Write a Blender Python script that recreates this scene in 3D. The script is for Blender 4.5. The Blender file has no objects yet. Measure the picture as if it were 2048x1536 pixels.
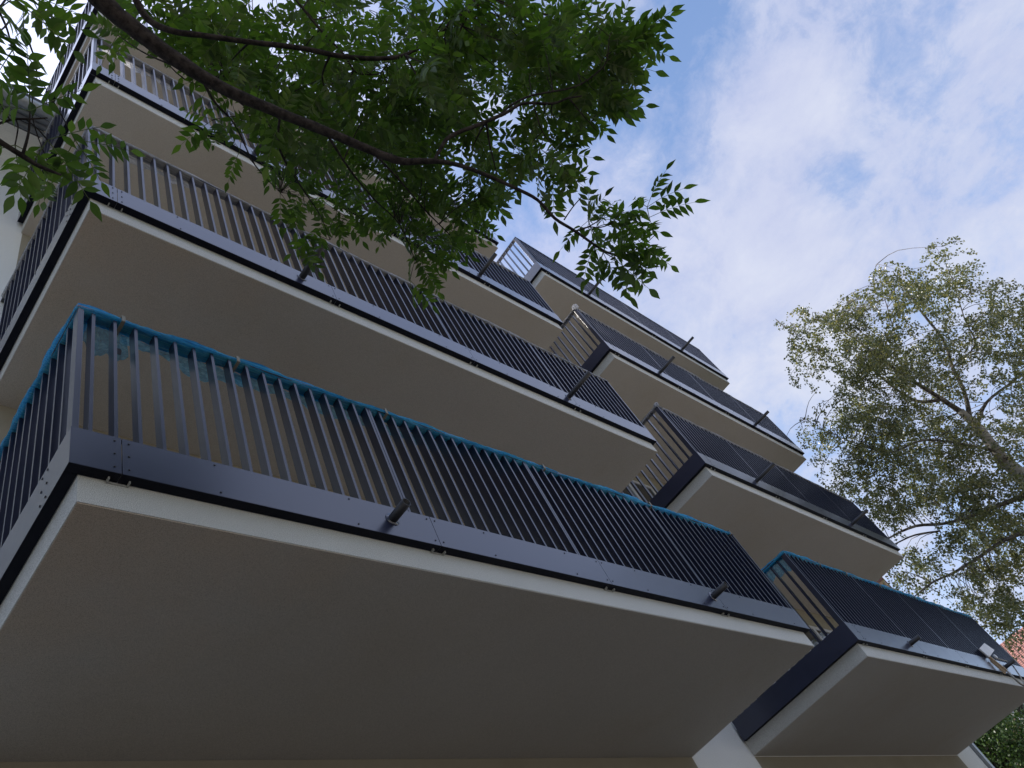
import bpy, math, random
import numpy as np
from mathutils import Vector, Matrix
rng = np.random.default_rng(7)
random.seed(7)
GZ = 4.426                      # height of the lowest fascia above the ground
scene = bpy.context.scene
COL = scene.collection

# ------------------------------------------------------------------ camera
CAMP = np.array([-0.798, -2.334, -2.826 + GZ])
FPX = 1509.33
AR = np.array([0.71, -0.592, -0.381]); 
yaw, pitch, roll = 1.1292, 0.7958, -0.5755
AF = np.array([math.sin(yaw)*math.cos(pitch), math.cos(yaw)*math.cos(pitch), math.sin(pitch)])
r0 = np.array([math.cos(yaw), -math.sin(yaw), 0.0]); u0 = np.cross(r0, AF)
AR = math.cos(roll)*r0 + math.sin(roll)*u0
AU = -math.sin(roll)*r0 + math.cos(roll)*u0
cam = bpy.data.cameras.new('camera'); camo = bpy.data.objects.new('camera', cam); COL.objects.link(camo)
M = Matrix.Identity(4)
for i in range(3):
    M[i][0] = AR[i]; M[i][1] = AU[i]; M[i][2] = -AF[i]; M[i][3] = CAMP[i]
camo.matrix_world = M
cam.sensor_width = 36; cam.lens = FPX/2048*36; cam.clip_start = 0.05; cam.clip_end = 3000
scene.camera = camo

def ray(x, y):
    d = AF + AR*(x-1024)/FPX - AU*(y-768)/FPX
    return d/np.linalg.norm(d)
def at(x, y, t):                # a point seen in direction (x, y) at a distance of t metres
    return CAMP + ray(x, y)*t
def on_y(x, y, Y):
    d = ray(x, y); return CAMP + d*((Y-CAMP[1])/d[1])

# ------------------------------------------------------------------ helpers
def tag(o, label=None, cat=None, group=None, kind=None):
    if label: o['label'] = label
    if cat: o['category'] = cat
    if group: o['group'] = group
    if kind: o['kind'] = kind
    return o
def empty(name, loc, label, cat, group=None):
    o = bpy.data.objects.new(name, None); COL.objects.link(o); o.location = loc
    return tag(o, label, cat, group)
class MB:
    def __init__(s): s.v = []; s.f = []; s.m = []; s.sm = []
    def add(s, vs, fs, mi=0, smooth=False):
        b = len(s.v); s.v += [tuple(map(float, p)) for p in vs]
        for f in fs: s.f.append(tuple(b+i for i in f)); s.m.append(mi); s.sm.append(smooth)
    def box(s, x0, x1, y0, y1, z0, z1, mi=0):
        v = [(x0,y0,z0),(x1,y0,z0),(x1,y1,z0),(x0,y1,z0),(x0,y0,z1),(x1,y0,z1),(x1,y1,z1),(x0,y1,z1)]
        s.add(v, [(0,3,2,1),(4,5,6,7),(0,1,5,4),(1,2,6,5),(2,3,7,6),(3,0,4,7)], mi)
    def obox(s, o, ex, ey, ez, mi=0):          # box from origin corner and three edge vectors
        o, ex, ey, ez = map(np.array, (o, ex, ey, ez))
        v = [o, o+ex, o+ex+ey, o+ey, o+ez, o+ex+ez, o+ex+ey+ez, o+ey+ez]
        s.add(v, [(0,3,2,1),(4,5,6,7),(0,1,5,4),(1,2,6,5),(2,3,7,6),(3,0,4,7)], mi)
    def tube(s, pts, rad, n=8, caps=True, mi=0, jit=0):
        pts = [np.array(p, float) for p in pts]
        if np.isscalar(rad): rad = [rad]*len(pts)
        rings = []; up = None
        for i, p in enumerate(pts):
            a = pts[min(i+1, len(pts)-1)] - pts[max(i-1, 0)]; a = a/(np.linalg.norm(a)+1e-9)
            if up is None:
                up = np.array([0,0,1.]) if abs(a[2]) < .9 else np.array([1.,0,0])
            sx = np.cross(a, up); sx /= np.linalg.norm(sx)+1e-9; up = np.cross(sx, a)
            ring = []
            for k in range(n):
                t = 2*math.pi*k/n; rr = rad[i]*(1+(rng.uniform(-jit, jit) if jit else 0))
                ring.append(p + sx*math.cos(t)*rr + up*math.sin(t)*rr)
            rings.append(ring)
        v = [p for r in rings for p in r]; f = []
        for i in range(len(pts)-1):
            for k in range(n):
                f.append((i*n+k, i*n+(k+1)%n, (i+1)*n+(k+1)%n, (i+1)*n+k))
        if caps: f.append(tuple(range(n))[::-1]); f.append(tuple((len(pts)-1)*n+k for k in range(n)))
        s.add(v, f, mi, True)
    def build(s, name, mats, parent=None, origin=(0,0,0)):
        me = bpy.data.meshes.new(name)
        o3 = np.array(origin, float)
        me.from_pydata([tuple(np.array(p)-o3) for p in s.v], [], s.f)
        if not isinstance(mats, (list, tuple)): mats = [mats]
        for m in mats: me.materials.append(m)
        me.polygons.foreach_set('material_index', s.m); me.polygons.foreach_set('use_smooth', s.sm)
        me.update()
        o = bpy.data.objects.new(name, me); COL.objects.link(o); o.location = tuple(origin)
        if parent is not None:
            o.parent = parent
            o.location = tuple(o3 - np.array(world_loc(parent)))
        return o
def world_loc(o):
    l = np.array(o.location)
    while o.parent is not None: o = o.parent; l = l + np.array(o.location)
    return tuple(l)
def bevel(o, w, seg=2):
    b = o.modifiers.new('bevel', 'BEVEL'); b.width = w; b.segments = seg; b.limit_method = 'ANGLE'

# ------------------------------------------------------------------ materials
def mat(name):
    m = bpy.data.materials.new(name); m.use_nodes = True
    nt = m.node_tree; nt.nodes.clear()
    out = nt.nodes.new('ShaderNodeOutputMaterial')
    return m, nt, out
def N(nt, t, **kw):
    n = nt.nodes.new(t)
    for k, v in kw.items():
        if k in n.inputs: n.inputs[k].default_value = v
        else: setattr(n, k, v)
    return n
def ramp(nt, fac, stops, interp='LINEAR'):
    r = nt.nodes.new('ShaderNodeValToRGB'); r.color_ramp.interpolation = interp
    e = r.color_ramp.elements
    while len(e) < len(stops): e.new(0.5)
    for i, (p, c) in enumerate(stops): e[i].position = p; e[i].color = (*c, 1) if len(c) == 3 else c
    nt.links.new(fac, r.inputs[0]); return r.outputs[0]
def noise(nt, scale, detail=4, rough=.55, vec=None, mapscale=None, kind='Object'):
    tc = nt.nodes.new('ShaderNodeTexCoord')
    n = nt.nodes.new('ShaderNodeTexNoise'); n.inputs['Scale'].default_value = scale
    n.inputs['Detail'].default_value = detail; n.inputs['Roughness'].default_value = rough
    src = tc.outputs[kind]
    if mapscale:
        mp = nt.nodes.new('ShaderNodeMapping'); mp.inputs['Scale'].default_value = mapscale
        nt.links.new(src, mp.inputs[0]); src = mp.outputs[0]
    nt.links.new(src, n.inputs['Vector'])
    return n.outputs['Fac']
def mixc(nt, fac, a, b):
    m = nt.nodes.new('ShaderNodeMix'); m.data_type = 'RGBA'
    for sock, val in ((m.inputs[0], fac), (m.inputs[6], a), (m.inputs[7], b)):
        if isinstance(val, (int, float)): sock.default_value = val
        elif isinstance(val, tuple): sock.default_value = (*val, 1) if len(val) == 3 else val
        else: nt.links.new(val, sock)
    return m.outputs[2]
def mth(nt, op, a, b=0.0, c=None):
    m = nt.nodes.new('ShaderNodeMath'); m.operation = op
    for i, val in enumerate((a, b, c)):
        if val is None: continue
        if isinstance(val, (int, float)): m.inputs[i].default_value = val
        else: nt.links.new(val, m.inputs[i])
    return m.outputs[0]
def bump(nt, h, strength, dist):
    b = nt.nodes.new('ShaderNodeBump'); b.inputs['Strength'].default_value = strength
    b.inputs['Distance'].default_value = dist; nt.links.new(h, b.inputs['Height']); return b.outputs[0]

def stucco(name, c1, c2, grain=.10, stain=None, worn=False):
    m, nt, out = mat(name)
    p = N(nt, 'ShaderNodeBsdfPrincipled', Roughness=.95)
    p.inputs['Specular IOR Level'].default_value = .15
    g = noise(nt, 260, 2, .6); big = noise(nt, 1.1, 5, .6)
    col = mixc(nt, ramp(nt, big, [(.32, (0,0,0)), (.68, (1,1,1))]), c1, c2)
    if stain:
        st = noise(nt, .55, 6, .7)
        col = mixc(nt, ramp(nt, st, [(.47, (0,0,0)), (.68, (1,1,1))]), col, stain)
    if worn:                       # brown dust patch left by the formwork at the outer corner
        tc = nt.nodes.new('ShaderNodeTexCoord'); sx = nt.nodes.new('ShaderNodeSeparateXYZ'); nt.links.new(tc.outputs['Object'], sx.inputs[0])
        dx = mth(nt, 'ADD', sx.outputs[0], 3.4); dy = mth(nt, 'MULTIPLY', sx.outputs[1], 1.2)
        dd = mth(nt, 'ADD', mth(nt, 'MULTIPLY', mth(nt, 'ADD', dx, dy), .30), mth(nt, 'MULTIPLY', noise(nt, 1.6, 6, .7), .7))
        col = mixc(nt, ramp(nt, dd, [(.30, (.85,)*3), (.95, (0,0,0))]), col, (.56,.45,.34))
    sp = ramp(nt, g, [(.30, (1-2.2*grain,)*3), (.55, (1,1,1)), (.8, (1+grain,)*3)])
    mm = nt.nodes.new('ShaderNodeMix'); mm.data_type = 'RGBA'; mm.blend_type = 'MULTIPLY'; mm.inputs[0].default_value = 1
    nt.links.new(col, mm.inputs[6]); nt.links.new(sp, mm.inputs[7])
    nt.links.new(mm.outputs[2], p.inputs['Base Color'])
    nt.links.new(bump(nt, g, .6, .004), p.inputs['Normal'])
    nt.links.new(p.outputs[0], out.inputs[0]); return m
MAT = {}
MAT['soffit'] = stucco('render_soffit', (.52,.49,.445), (.55,.52,.475), .12, (.50,.46,.40))
MAT['soffit_worn'] = stucco('render_soffit_dusty', (.51,.48,.435), (.54,.51,.465), .16, (.49,.45,.39), worn=True)
MAT['slabedge'] = stucco('render_edge_skylit', (.58,.585,.56), (.63,.635,.61), .24)
MAT['wall'] = stucco('render_wall', (.72,.74,.72), (.75,.76,.74), .10)
def metal(name, c, rough, spec=.5, metallic=0., dirt=.25, coat=0.):
    m, nt, out = mat(name)
    p = N(nt, 'ShaderNodeBsdfPrincipled', Metallic=metallic)
    p.inputs['Specular IOR Level'].default_value = spec
    p.inputs['Coat Weight'].default_value = coat; p.inputs['Coat Roughness'].default_value = .25
    a = noise(nt, 3.2, 6, .65); b = noise(nt, 55, 3, .6)
    c2 = tuple(min(1, x*(1+dirt)+.004) for x in c)
    nt.links.new(mixc(nt, ramp(nt, a, [(.35, (0,0,0)), (.7, (1,1,1))]), c, c2), p.inputs['Base Color'])
    r = mth(nt, 'MULTIPLY_ADD', a, .16, rough-.08)
    nt.links.new(r, p.inputs['Roughness'])
    nt.links.new(p.outputs[0], out.inputs[0]); return m
MAT['metal'] = metal('anthracite_powder_coat', (.006,.009,.028), .30, .8, 0, .25, .30)
MAT['fascia'] = metal('anthracite_sheet', (.006,.010,.038), .32, .7, 0, .2, .9)
MAT['return'] = metal('anthracite_return_shaded', (.004,.005,.011), .6, .15, 0, .3)  # same sheet as the fascia, underside shade put into a darker colour
MAT['screw'] = metal('dark_screw', (.012,.012,.016), .5)
MAT['pipe'] = metal('galvanised_pipe', (.018,.019,.024), .45, .6, .2)
MAT['bracket'] = metal('grey_bracket', (.35,.35,.33), .5, .5, .2)
MAT['gutter'] = metal('grey_zinc', (.30,.32,.34), .45, .5, .4)
MAT['frame'] = metal('window_frame_grey', (.45,.45,.47), .5)
MAT['whiteboard'] = metal('white_board', (.62,.63,.66), .6, .3)
MAT['strap'] = metal('grey_strap', (.30,.28,.25), .6, .3)

def film(name, c, trans, gl, streak):
    m, nt, out = mat(name)
    s = noise(nt, 9, 6, .7, mapscale=streak)
    fine = noise(nt, 30, 4, .7, mapscale=streak)
    col = ramp(nt, s, [(.30, tuple(x*.45 for x in c)), (.48, c), (.62, tuple(min(1, x*1.3+.10) for x in c)), (.75, tuple(min(1, x*.8+.38) for x in c))])
    d = N(nt, 'ShaderNodeBsdfPrincipled', Roughness=.22); nt.links.new(col, d.inputs['Base Color'])
    d.inputs['Specular IOR Level'].default_value = gl
    nt.links.new(bump(nt, fine, .9, .012), d.inputs['Normal'])
    tl = N(nt, 'ShaderNodeBsdfTranslucent'); nt.links.new(col, tl.inputs[0])
    tr = N(nt, 'ShaderNodeBsdfTransparent'); tr.inputs[0].default_value = (*[min(1, x*.35+.62) for x in c], 1)
    m1 = N(nt, 'ShaderNodeMixShader'); m1.inputs[0].default_value = .55
    nt.links.new(d.outputs[0], m1.inputs[1]); nt.links.new(tl.outputs[0], m1.inputs[2])
    m2 = N(nt, 'ShaderNodeMixShader')
    nt.links.new(ramp(nt, fine, [(.3, (trans*1.3,)*3), (.7, (trans*.7,)*3)]), m2.inputs[0])
    nt.links.new(m1.outputs[0], m2.inputs[1]); nt.links.new(tr.outputs[0], m2.inputs[2])
    nt.links.new(m2.outputs[0], out.inputs[0]); return m
MAT['blue'] = film('blue_film', (.04,.55,1.0), .12, 1.0, (.45, 14, 14))
MAT['blueflap'] = film('pale_blue_film', (.14,.52,.78), .45, .9, (2, 4, 4))
MAT['clear'] = film('clear_film', (.62,.63,.66), .30, .9, (.8, 9, 9))
MAT['tape'] = metal('beige_tape', (.22,.21,.17), .6, .3)

def glass_mat():
    m, nt, out = mat('window_glass')
    p = N(nt, 'ShaderNodeBsdfPrincipled', Roughness=.05); p.inputs['Base Color'].default_value = (.02,.022,.022,1)
    p.inputs['Specular IOR Level'].default_value = .8
    nt.links.new(bump(nt, noise(nt, 1.5, 2), .03, .02), p.inputs['Normal'])
    nt.links.new(p.outputs[0], out.inputs[0]); return m
MAT['glass'] = glass_mat()

def leafmat(name, cols, trans, transcol, rough=.45, spec=.4, tf=.4):
    m, nt, out = mat(name)
    g = nt.nodes.new('ShaderNodeNewGeometry')
    big = noise(nt, 1.3, 3, .6)
    f = mth(nt, 'ADD', mth(nt, 'MULTIPLY', g.outputs['Random Per Island'], .6), mth(nt, 'MULTIPLY', big, .4))
    st = [(.12+.76*i/(len(cols)-1), c) for i, c in enumerate(cols)]
    col = ramp(nt, f, st)
    p = N(nt, 'ShaderNodeBsdfPrincipled', Roughness=rough); p.inputs['Specular IOR Level'].default_value = spec
    nt.links.new(col, p.inputs['Base Color'])
    tl = N(nt, 'ShaderNodeBsdfTranslucent')
    tc2 = nt.nodes.new('ShaderNodeMix'); tc2.data_type = 'RGBA'; tc2.blend_type = 'MULTIPLY'; tc2.inputs[0].default_value = 1
    nt.links.new(col, tc2.inputs[6]); tc2.inputs[7].default_value = (*transcol, 1)
    nt.links.new(tc2.outputs[2], tl.inputs[0])
    mx = N(nt, 'ShaderNodeMixShader'); mx.inputs[0].default_value = tf
    nt.links.new(p.outputs[0], mx.inputs[1]); nt.links.new(tl.outputs[0], mx.inputs[2])
    nt.links.new(mx.outputs[0], out.inputs[0]); return m
MAT['ashleaf'] = leafmat('ash_leaf', [(.036,.056,.018), (.052,.084,.022), (.075,.115,.027), (.12,.16,.035)], .4, (1.8,2.35,.75), tf=.43)
MAT['birchleaf'] = leafmat('birch_leaf', [(.05,.064,.042), (.105,.13,.068), (.165,.18,.09), (.28,.25,.12)], .4, (1.7,1.6,.7), .33, .9, .42)
MAT['hazelleaf'] = leafmat('broad_leaf', [(.035,.06,.022), (.055,.10,.03), (.09,.15,.04), (.13,.17,.05)], .4, (1.3,1.5,.6), .4, .5, .3)
def bark(name, c1, c2, scale, ms=None, thr=(.4,.6)):
    m, nt, out = mat(name)
    n = noise(nt, scale, 6, .7, mapscale=ms)
    p = N(nt, 'ShaderNodeBsdfPrincipled', Roughness=.9); p.inputs['Specular IOR Level'].default_value = .2
    nt.links.new(ramp(nt, n, [(thr[0], c1), (thr[1], c2)]), p.inputs['Base Color'])
    nt.links.new(bump(nt, n, .8, .01), p.inputs['Normal'])
    nt.links.new(p.outputs[0], out.inputs[0]); return m
MAT['ashbark'] = bark('ash_bark', (.018,.014,.013), (.06,.048,.042), 28)
MAT['birchbark'] = bark('birch_bark', (.03,.027,.024), (.36,.34,.31), 6, (1,1,3), (.36,.46))
MAT['birchtwig'] = bark('birch_twig_bark', (.06,.05,.045), (.24,.22,.20), 9)
MAT['rachis'] = bark('leaf_stalk', (.10,.15,.05), (.16,.19,.08), 5)
MAT['wood'] = bark('raw_timber', (.34,.24,.15), (.46,.34,.22), 12, (1,8,8))

# ------------------------------------------------------------------ the setting
def ground():
    m, nt, out = mat('lawn_ground')
    p = N(nt, 'ShaderNodeBsdfPrincipled', Roughness=.95)
    a = noise(nt, .35, 6, .6); b = noise(nt, 14, 4, .7)
    c = mixc(nt, ramp(nt, a, [(.4, (0,0,0)), (.6, (1,1,1))]), (.05,.075,.028), (.11,.10,.07))
    nt.links.new(mixc(nt, mth(nt, 'MULTIPLY', b, .4), c, (.05,.06,.03)), p.inputs['Base Color'])
    nt.links.new(bump(nt, b, .8, .05), p.inputs['Normal']); nt.links.new(p.outputs[0], out.inputs[0])
    b_ = MB(); b_.add([(-900,-900,0),(900,-900,0),(900,900,0),(-900,900,0)], [(0,1,2,3)])
    tag(b_.build('ground', m), kind='structure')
    m2, nt, out = mat('concrete_paving')
    p = N(nt, 'ShaderNodeBsdfPrincipled', Roughness=.9)
    tc = nt.nodes.new('ShaderNodeTexCoord'); br = nt.nodes.new('ShaderNodeTexBrick')
    br.inputs['Scale'].default_value = 1.0; br.inputs['Brick Width'].default_value = .4; br.inputs['Row Height'].default_value = .2
    br.inputs['Mortar Size'].default_value = .006
    br.inputs['Color1'].default_value = (.075,.068,.06,1); br.inputs['Color2'].default_value = (.095,.085,.075,1); br.inputs['Mortar'].default_value = (.05,.045,.04,1)
    nt.links.new(tc.outputs['Object'], br.inputs['Vector'])
    nt.links.new(br.outputs[0], p.inputs['Base Color']); nt.links.new(p.outputs[0], out.inputs[0])
    b_ = MB(); b_.add([(-14,-5.2,.004),(26,-5.2,.004),(26,1.9,.004),(-14,1.9,.004)], [(0,1,2,3)])
    tag(b_.build('pavement', m2), kind='structure')
    m3, nt, out = mat('asphalt')
    p = N(nt, 'ShaderNodeBsdfPrincipled', Roughness=.9); n = noise(nt, 60, 3)
    nt.links.new(ramp(nt, n, [(.3, (.04,.04,.042)), (.7, (.07,.07,.07))]), p.inputs['Base Color']); nt.links.new(p.outputs[0], out.inputs[0])
    b_ = MB(); b_.add([(-120,-40,.008),(160,-40,.008),(160,-33,.008),(-120,-33,.008)], [(0,1,2,3)])
    tag(b_.build('road', m3), kind='structure')
    m4, nt, out = mat('sandy_bounce_ground')  # unseen pale ground added to bounce warm light onto the soffits
    p = N(nt, 'ShaderNodeBsdfPrincipled', Roughness=.95); a = noise(nt, .5, 6, .6); b2 = noise(nt, 40, 4, .7)
    c = mixc(nt, ramp(nt, a, [(.35, (0,0,0)), (.65, (1,1,1))]), (.50,.43,.33), (.60,.53,.42))
    nt.links.new(mixc(nt, mth(nt, 'MULTIPLY', b2, .3), c, (.36,.31,.24)), p.inputs['Base Color'])
    nt.links.new(bump(nt, b2, .6, .02), p.inputs['Normal']); nt.links.new(p.outputs[0], out.inputs[0])
    b_ = MB(); b_.add([(-40,-32,.004),(60,-32,.004),(60,-5.25,.004),(-40,-5.25,.004)], [(0,1,2,3)])
    tag(b_.build('bounce_yard', m4), kind='structure')
ground()

# ------------------------------------------------------------------ the apartment building
D = 1.876
bld = empty('apartment_building', (0, D, 0), 'new pale rendered apartment block with two stacks of projecting balconies and dark grey railings', 'building')
HF, ZR, ZS, INS = .249, 1.322, .168, .062
ZL = {'A': [0, 2.919, 5.836, 8.631], 'B': [.009, 2.928, 5.845, 8.70]}
XL = {'A': [0, 0, 0, 0], 'B': [8.0576, 7.982, 8.088, 8.128]}
LL = {'A': [6.88, 6.83, 6.92, 6.96], 'B': [7.16, 6.96, 6.95, 6.86]}
def wall_obj(name, x0, x1, y0, y1, z0, z1, m):
    b = MB(); b.box(x0, x1, y0, y1, z0, z1); return b.build(name, m, bld, ((x0+x1)/2, y0, z0))
wall_top = GZ + 8.9
b = MB(); b.box(0, 16.24, D, D+11, 0, wall_top); wl = b.build('wall', MAT['wall'], bld, (8, D, 0))
b = MB(); b.box(-14, 0, D, D+11, 0, GZ+6.86); b.build('wall', MAT['wall'], bld, (-7, D, 0))
b = MB()                                            # cornice cove of the left wing
prof = [(D, 6.86)]
for i in range(9):
    t = i/8*math.pi/2; prof.append((D-.0-.44*(1-math.cos(t)), 6.86+.44*math.sin(t)))
vs = []; fs = []
for X in (-14, .45):
    for (y, z) in prof: vs.append((X, y, z+GZ))
    vs.append((X, D+.4, prof[-1][1]+GZ)); vs.append((X, D+.4, 6.86+GZ))
n_ = len(prof)+2
for i in range(n_): fs.append((i, (i+1) % n_, n_+(i+1) % n_, n_+i))
fs.append(tuple(range(n_))); fs.append(tuple(range(n_, 2*n_))[::-1])
b.add(vs, fs, 0, False); b.build('cornice', MAT['wall'], bld, (-7, D, GZ+6.86))
b = MB()                                            # eaves gutter and ribbed drip edge
for k, (yy, zz, rr) in enumerate([(1.385,7.315,.035),(1.31,7.33,.03),(1.245,7.335,.03)]):
    b.tube([(-14, yy, zz+GZ), (.45, yy, zz+GZ)], rr, 12)
ring = [(1.15+.075*math.cos(t), 7.40-.075*math.sin(t)) for t in np.linspace(0, math.pi, 12)]
ring += [(1.15+.068*math.cos(t), 7.40-.068*math.sin(t)) for t in np.linspace(math.pi, 0, 12)]
vs = [(X, y, z+GZ) for X in (-14, .45) for (y, z) in ring]; n_ = 24
b.add(vs, [(i, (i+1) % n_, n_+(i+1) % n_, n_+i) for i in range(n_)], 0, True)
for X in np.arange(-13.6, .4, .62):
    b.box(X, X+.03, 1.06, 1.24, 7.30+GZ, 7.318+GZ, 0)
b.build('gutter', MAT['gutter'], bld, (-7, 1.2, GZ+7.3))
b = MB()
b.obox((-14, 1.12, 7.36+GZ), (14.0, 0, 0), (0, 5, 2.6), (0, -.05, .12)); b.build('roof', MAT['screw'], bld, (-7, 1.2, GZ+7.4))
b = MB(); b.box(16.243, 16.42, D+.02, D+.25, 0, wall_top-.2); b.box(16.26, 16.40, D-.06, D+.018, 0, wall_top-.2)
b.build('corner_trim', MAT['gutter'], bld, (16.3, D, 0))
b = MB(); b.box(-.0, 16.3, D+3.2, D+11.05, wall_top+.003, wall_top+.25); b.build('roof_slab', MAT['soffit'], bld, (8, D, wall_top))

MAT['loggia'] = stucco('loggia_shaded_render', (.27,.245,.19), (.31,.285,.225), .08)
for st in 'AB':                                     # ochre-brown render behind the balconies, darkened in place of the shade there
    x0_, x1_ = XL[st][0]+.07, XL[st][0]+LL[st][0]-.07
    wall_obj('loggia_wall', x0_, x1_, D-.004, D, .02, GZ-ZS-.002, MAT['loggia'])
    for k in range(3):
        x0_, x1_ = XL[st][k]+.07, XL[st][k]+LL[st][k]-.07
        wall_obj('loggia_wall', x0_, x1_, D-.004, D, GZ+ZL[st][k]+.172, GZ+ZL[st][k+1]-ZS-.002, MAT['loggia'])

balusters_single = 0
def window(x0, x1, z0, z1, bal):
    f = MB(); w = .07
    y0, y1 = D-.035, D-.006
    f.box(x0, x1, y0, y1, z1-w, z1); f.box(x0, x0+w, y0, y1, z0, z1-w-.001); f.box(x1-w, x1, y0, y1, z0, z1-w-.001)
    xm = (x0+x1)/2; f.box(xm-.05, xm+.05, y0-.006, y1, z0, z1-w-.001); f.box(x0+w+.001, xm-.051, y0, y1, z0, z0+w); f.box(xm+.051, x1-w-.001, y0, y1, z0, z0+w)
    fr = f.build('window', MAT['frame'], bld, (x0, D, z0))
    g = MB(); g.box(x0+w+.002, xm-.052, D-.018, D-.008, z0+w+.002, z1-w-.002); g.box(xm+.052, x1-w-.002, D-.018, D-.008, z0+w+.002, z1-w-.002)
    g.build('pane', MAT['glass'], fr, (x0, D, z0))

def balcony(st, k):
    global balusters_single
    X0, L, Z = XL[st][k], LL[st][k], ZL[st][k]+GZ
    fine = (st == 'A' and k <= 1)
    b = MB(); b.box(X0+INS, X0+L-INS, INS, D-.001, Z-ZS, Z+.17, 0)
    # outer band of the slab, sky light on its edge put into a paler colour
    b.box(X0+INS-.004, X0+L-INS+.004, INS-.004, INS-.0005, Z-ZS+.006, Z+.16, 1)
    b.box(X0+INS-.004, X0+INS-.0005, INS, D-.004, Z-ZS+.006, Z+.16, 1)
    b.box(X0+L-INS+.0005, X0+L-INS+.004, INS, D-.004, Z-ZS+.006, Z+.16, 1)
    slab = b.build('balcony', [MAT['soffit_worn' if (st == 'A' and k < 2) else 'soffit'], MAT['slabedge']], bld, (X0+L/2, INS, Z))
    lev = ['lowest', 'second', 'third', 'topmost'][k]
    slab['label'] = '%s balcony of the %s stack%s' % (lev, 'left' if st == 'A' else 'right', ', its rail wrapped in blue film' if k == 0 else '')
    # fascia: folded sheet panels with open joints
    joints = [0, .22, 2.07, 3.71, 5.32, L]
    for i in range(len(joints)-1):
        a, c = X0+joints[i]+(.002 if i else 0), X0+joints[i+1]-(.002 if i < len(joints)-2 else 0)
        p = MB()
        p.box(a, c, 0, .004, Z+.0035, Z+HF); p.box(a, c, 0, INS-.008, Z, Z+.003, 2)
        p.box(a, c, .0045, .03, Z+HF-.0035, Z+HF-.0005)
        scr = []
        if i: scr += [(a+.03, .22), (a+.03, .04)] + ([(a+.03, .13)] if i == 1 else [])
        if i < len(joints)-2: scr += [(c-.03, .22), (c-.03, .04)] + ([(c-.03, .13)] if i == 0 else [])
        for xx in np.arange(a+.45, c-.3, .8):
            scr += [(xx, .225), (xx+.012, .03)]
        for (sx, sz) in scr:
            p.tube([(sx, .001, Z+sz), (sx, -.0035, Z+sz)], .0052 if k < 2 else .007, 8, True, 1)
        p.build('fascia_panel', [MAT['fascia'], MAT['screw'], MAT['return']], slab, (a, 0, Z))
    for side in (0, 1):
        xa = X0 if side == 0 else X0+L-.004
        sy = -1 if side == 0 else 1
        p = MB(); p.box(xa, xa+.004, .0045, D-.03, Z+.0035, Z+HF)
        xb = (X0, X0+INS-.008) if side == 0 else (X0+L-INS+.008, X0+L)
        p.box(xb[0], xb[1], INS-.006, D-.03, Z, Z+.003, 2)
        xx = X0 if side == 0 else X0+L
        for yy, zz in ((.25,.22),(.25,.13),(.25,.04),(.31,.22),(.31,.13),(.31,.04),(.9,.225),(1.4,.225)):
            p.tube([(xx-sy*-.001, yy, Z+zz), (xx+sy*.0035, yy, Z+zz)], .0065, 8, True, 1)
        p.build('fascia_panel', [MAT['fascia'], MAT['screw'], MAT['return']], slab, (xa, 0, Z))
    # little fixing brackets under the joints
    for j in joints[1:-1]:
        p = MB(); xx = X0+j
        for s_ in (-.045, .045): p.box(xx+s_-.003, xx+s_+.003, INS-.035, INS-.006, Z-.016, Z-.001)
        p.box(xx-.04, xx+.04, INS-.010, INS-.006, Z-.014, Z-.010)
        p.build('bracket', MAT['bracket'], slab, (xx, INS, Z))
    # posts
    zt = Z+ZR
    for xx in (X0+.0045, X0+L-.0045-.03):
        p = MB(); p.box(xx, xx+.03, .0045, .068, Z+.12, zt-.024); o = p.build('corner_post', MAT['metal'], slab, (xx, 0, Z+.12)); bevel(o, .002)
    # top rail, mitred round three sides
    p = MB()
    p.box(X0, X0+L, 0, .072, zt-.022, zt); p.box(X0, X0+.072, .0725, D-.002, zt-.022, zt); p.box(X0+L-.072, X0+L, .0725, D-.002, zt-.022, zt)
    o = p.build('top_rail', MAT['metal'], slab, (X0, 0, zt)); bevel(o, .002)
    # balusters
    sp = .1137; xs = []; x = .075+.0
    while x < L-.09:
        xs.append(x); x += sp
    pairs = [1.84, 3.53, 5.18]
    bars = [('f', v) for v in xs] + [('f', q) for q in [xs[np.argmin(abs(np.array(xs)-pp))]+.022 for pp in pairs]]
    ys = np.arange(.14, D-.06, sp)
    sides = [('l', v) for v in ys] + [('r', v) for v in ys]
    def bar(p, kind, v):
        if kind == 'f': p.box(X0+v, X0+v+.018, .0045, .068, Z+.14, zt-.0225)
        elif kind == 'l': p.box(X0+.0045, X0+.068, v, v+.018, Z+.14, zt-.0225)
        else: p.box(X0+L-.068, X0+L-.0045, v, v+.018, Z+.14, zt-.0225)
    rest = MB()
    for kind, v in bars+sides:
        single = (st == 'A' and k == 0 and kind != 'r') or (st == 'A' and k == 1 and kind == 'f' and v < 1.6)
        if single and balusters_single < 98:
            p = MB(); bar(p, kind, v)
            org = (X0+v, .0, Z+.14) if kind == 'f' else (X0, v, Z+.14)
            p.build('baluster', MAT['metal'], slab, org); balusters_single += 1
        else: bar(rest, kind, v)
    tag(rest.build('balusters', MAT['metal'], slab, (X0, 0, Z+.14)), kind='stuff')
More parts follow.
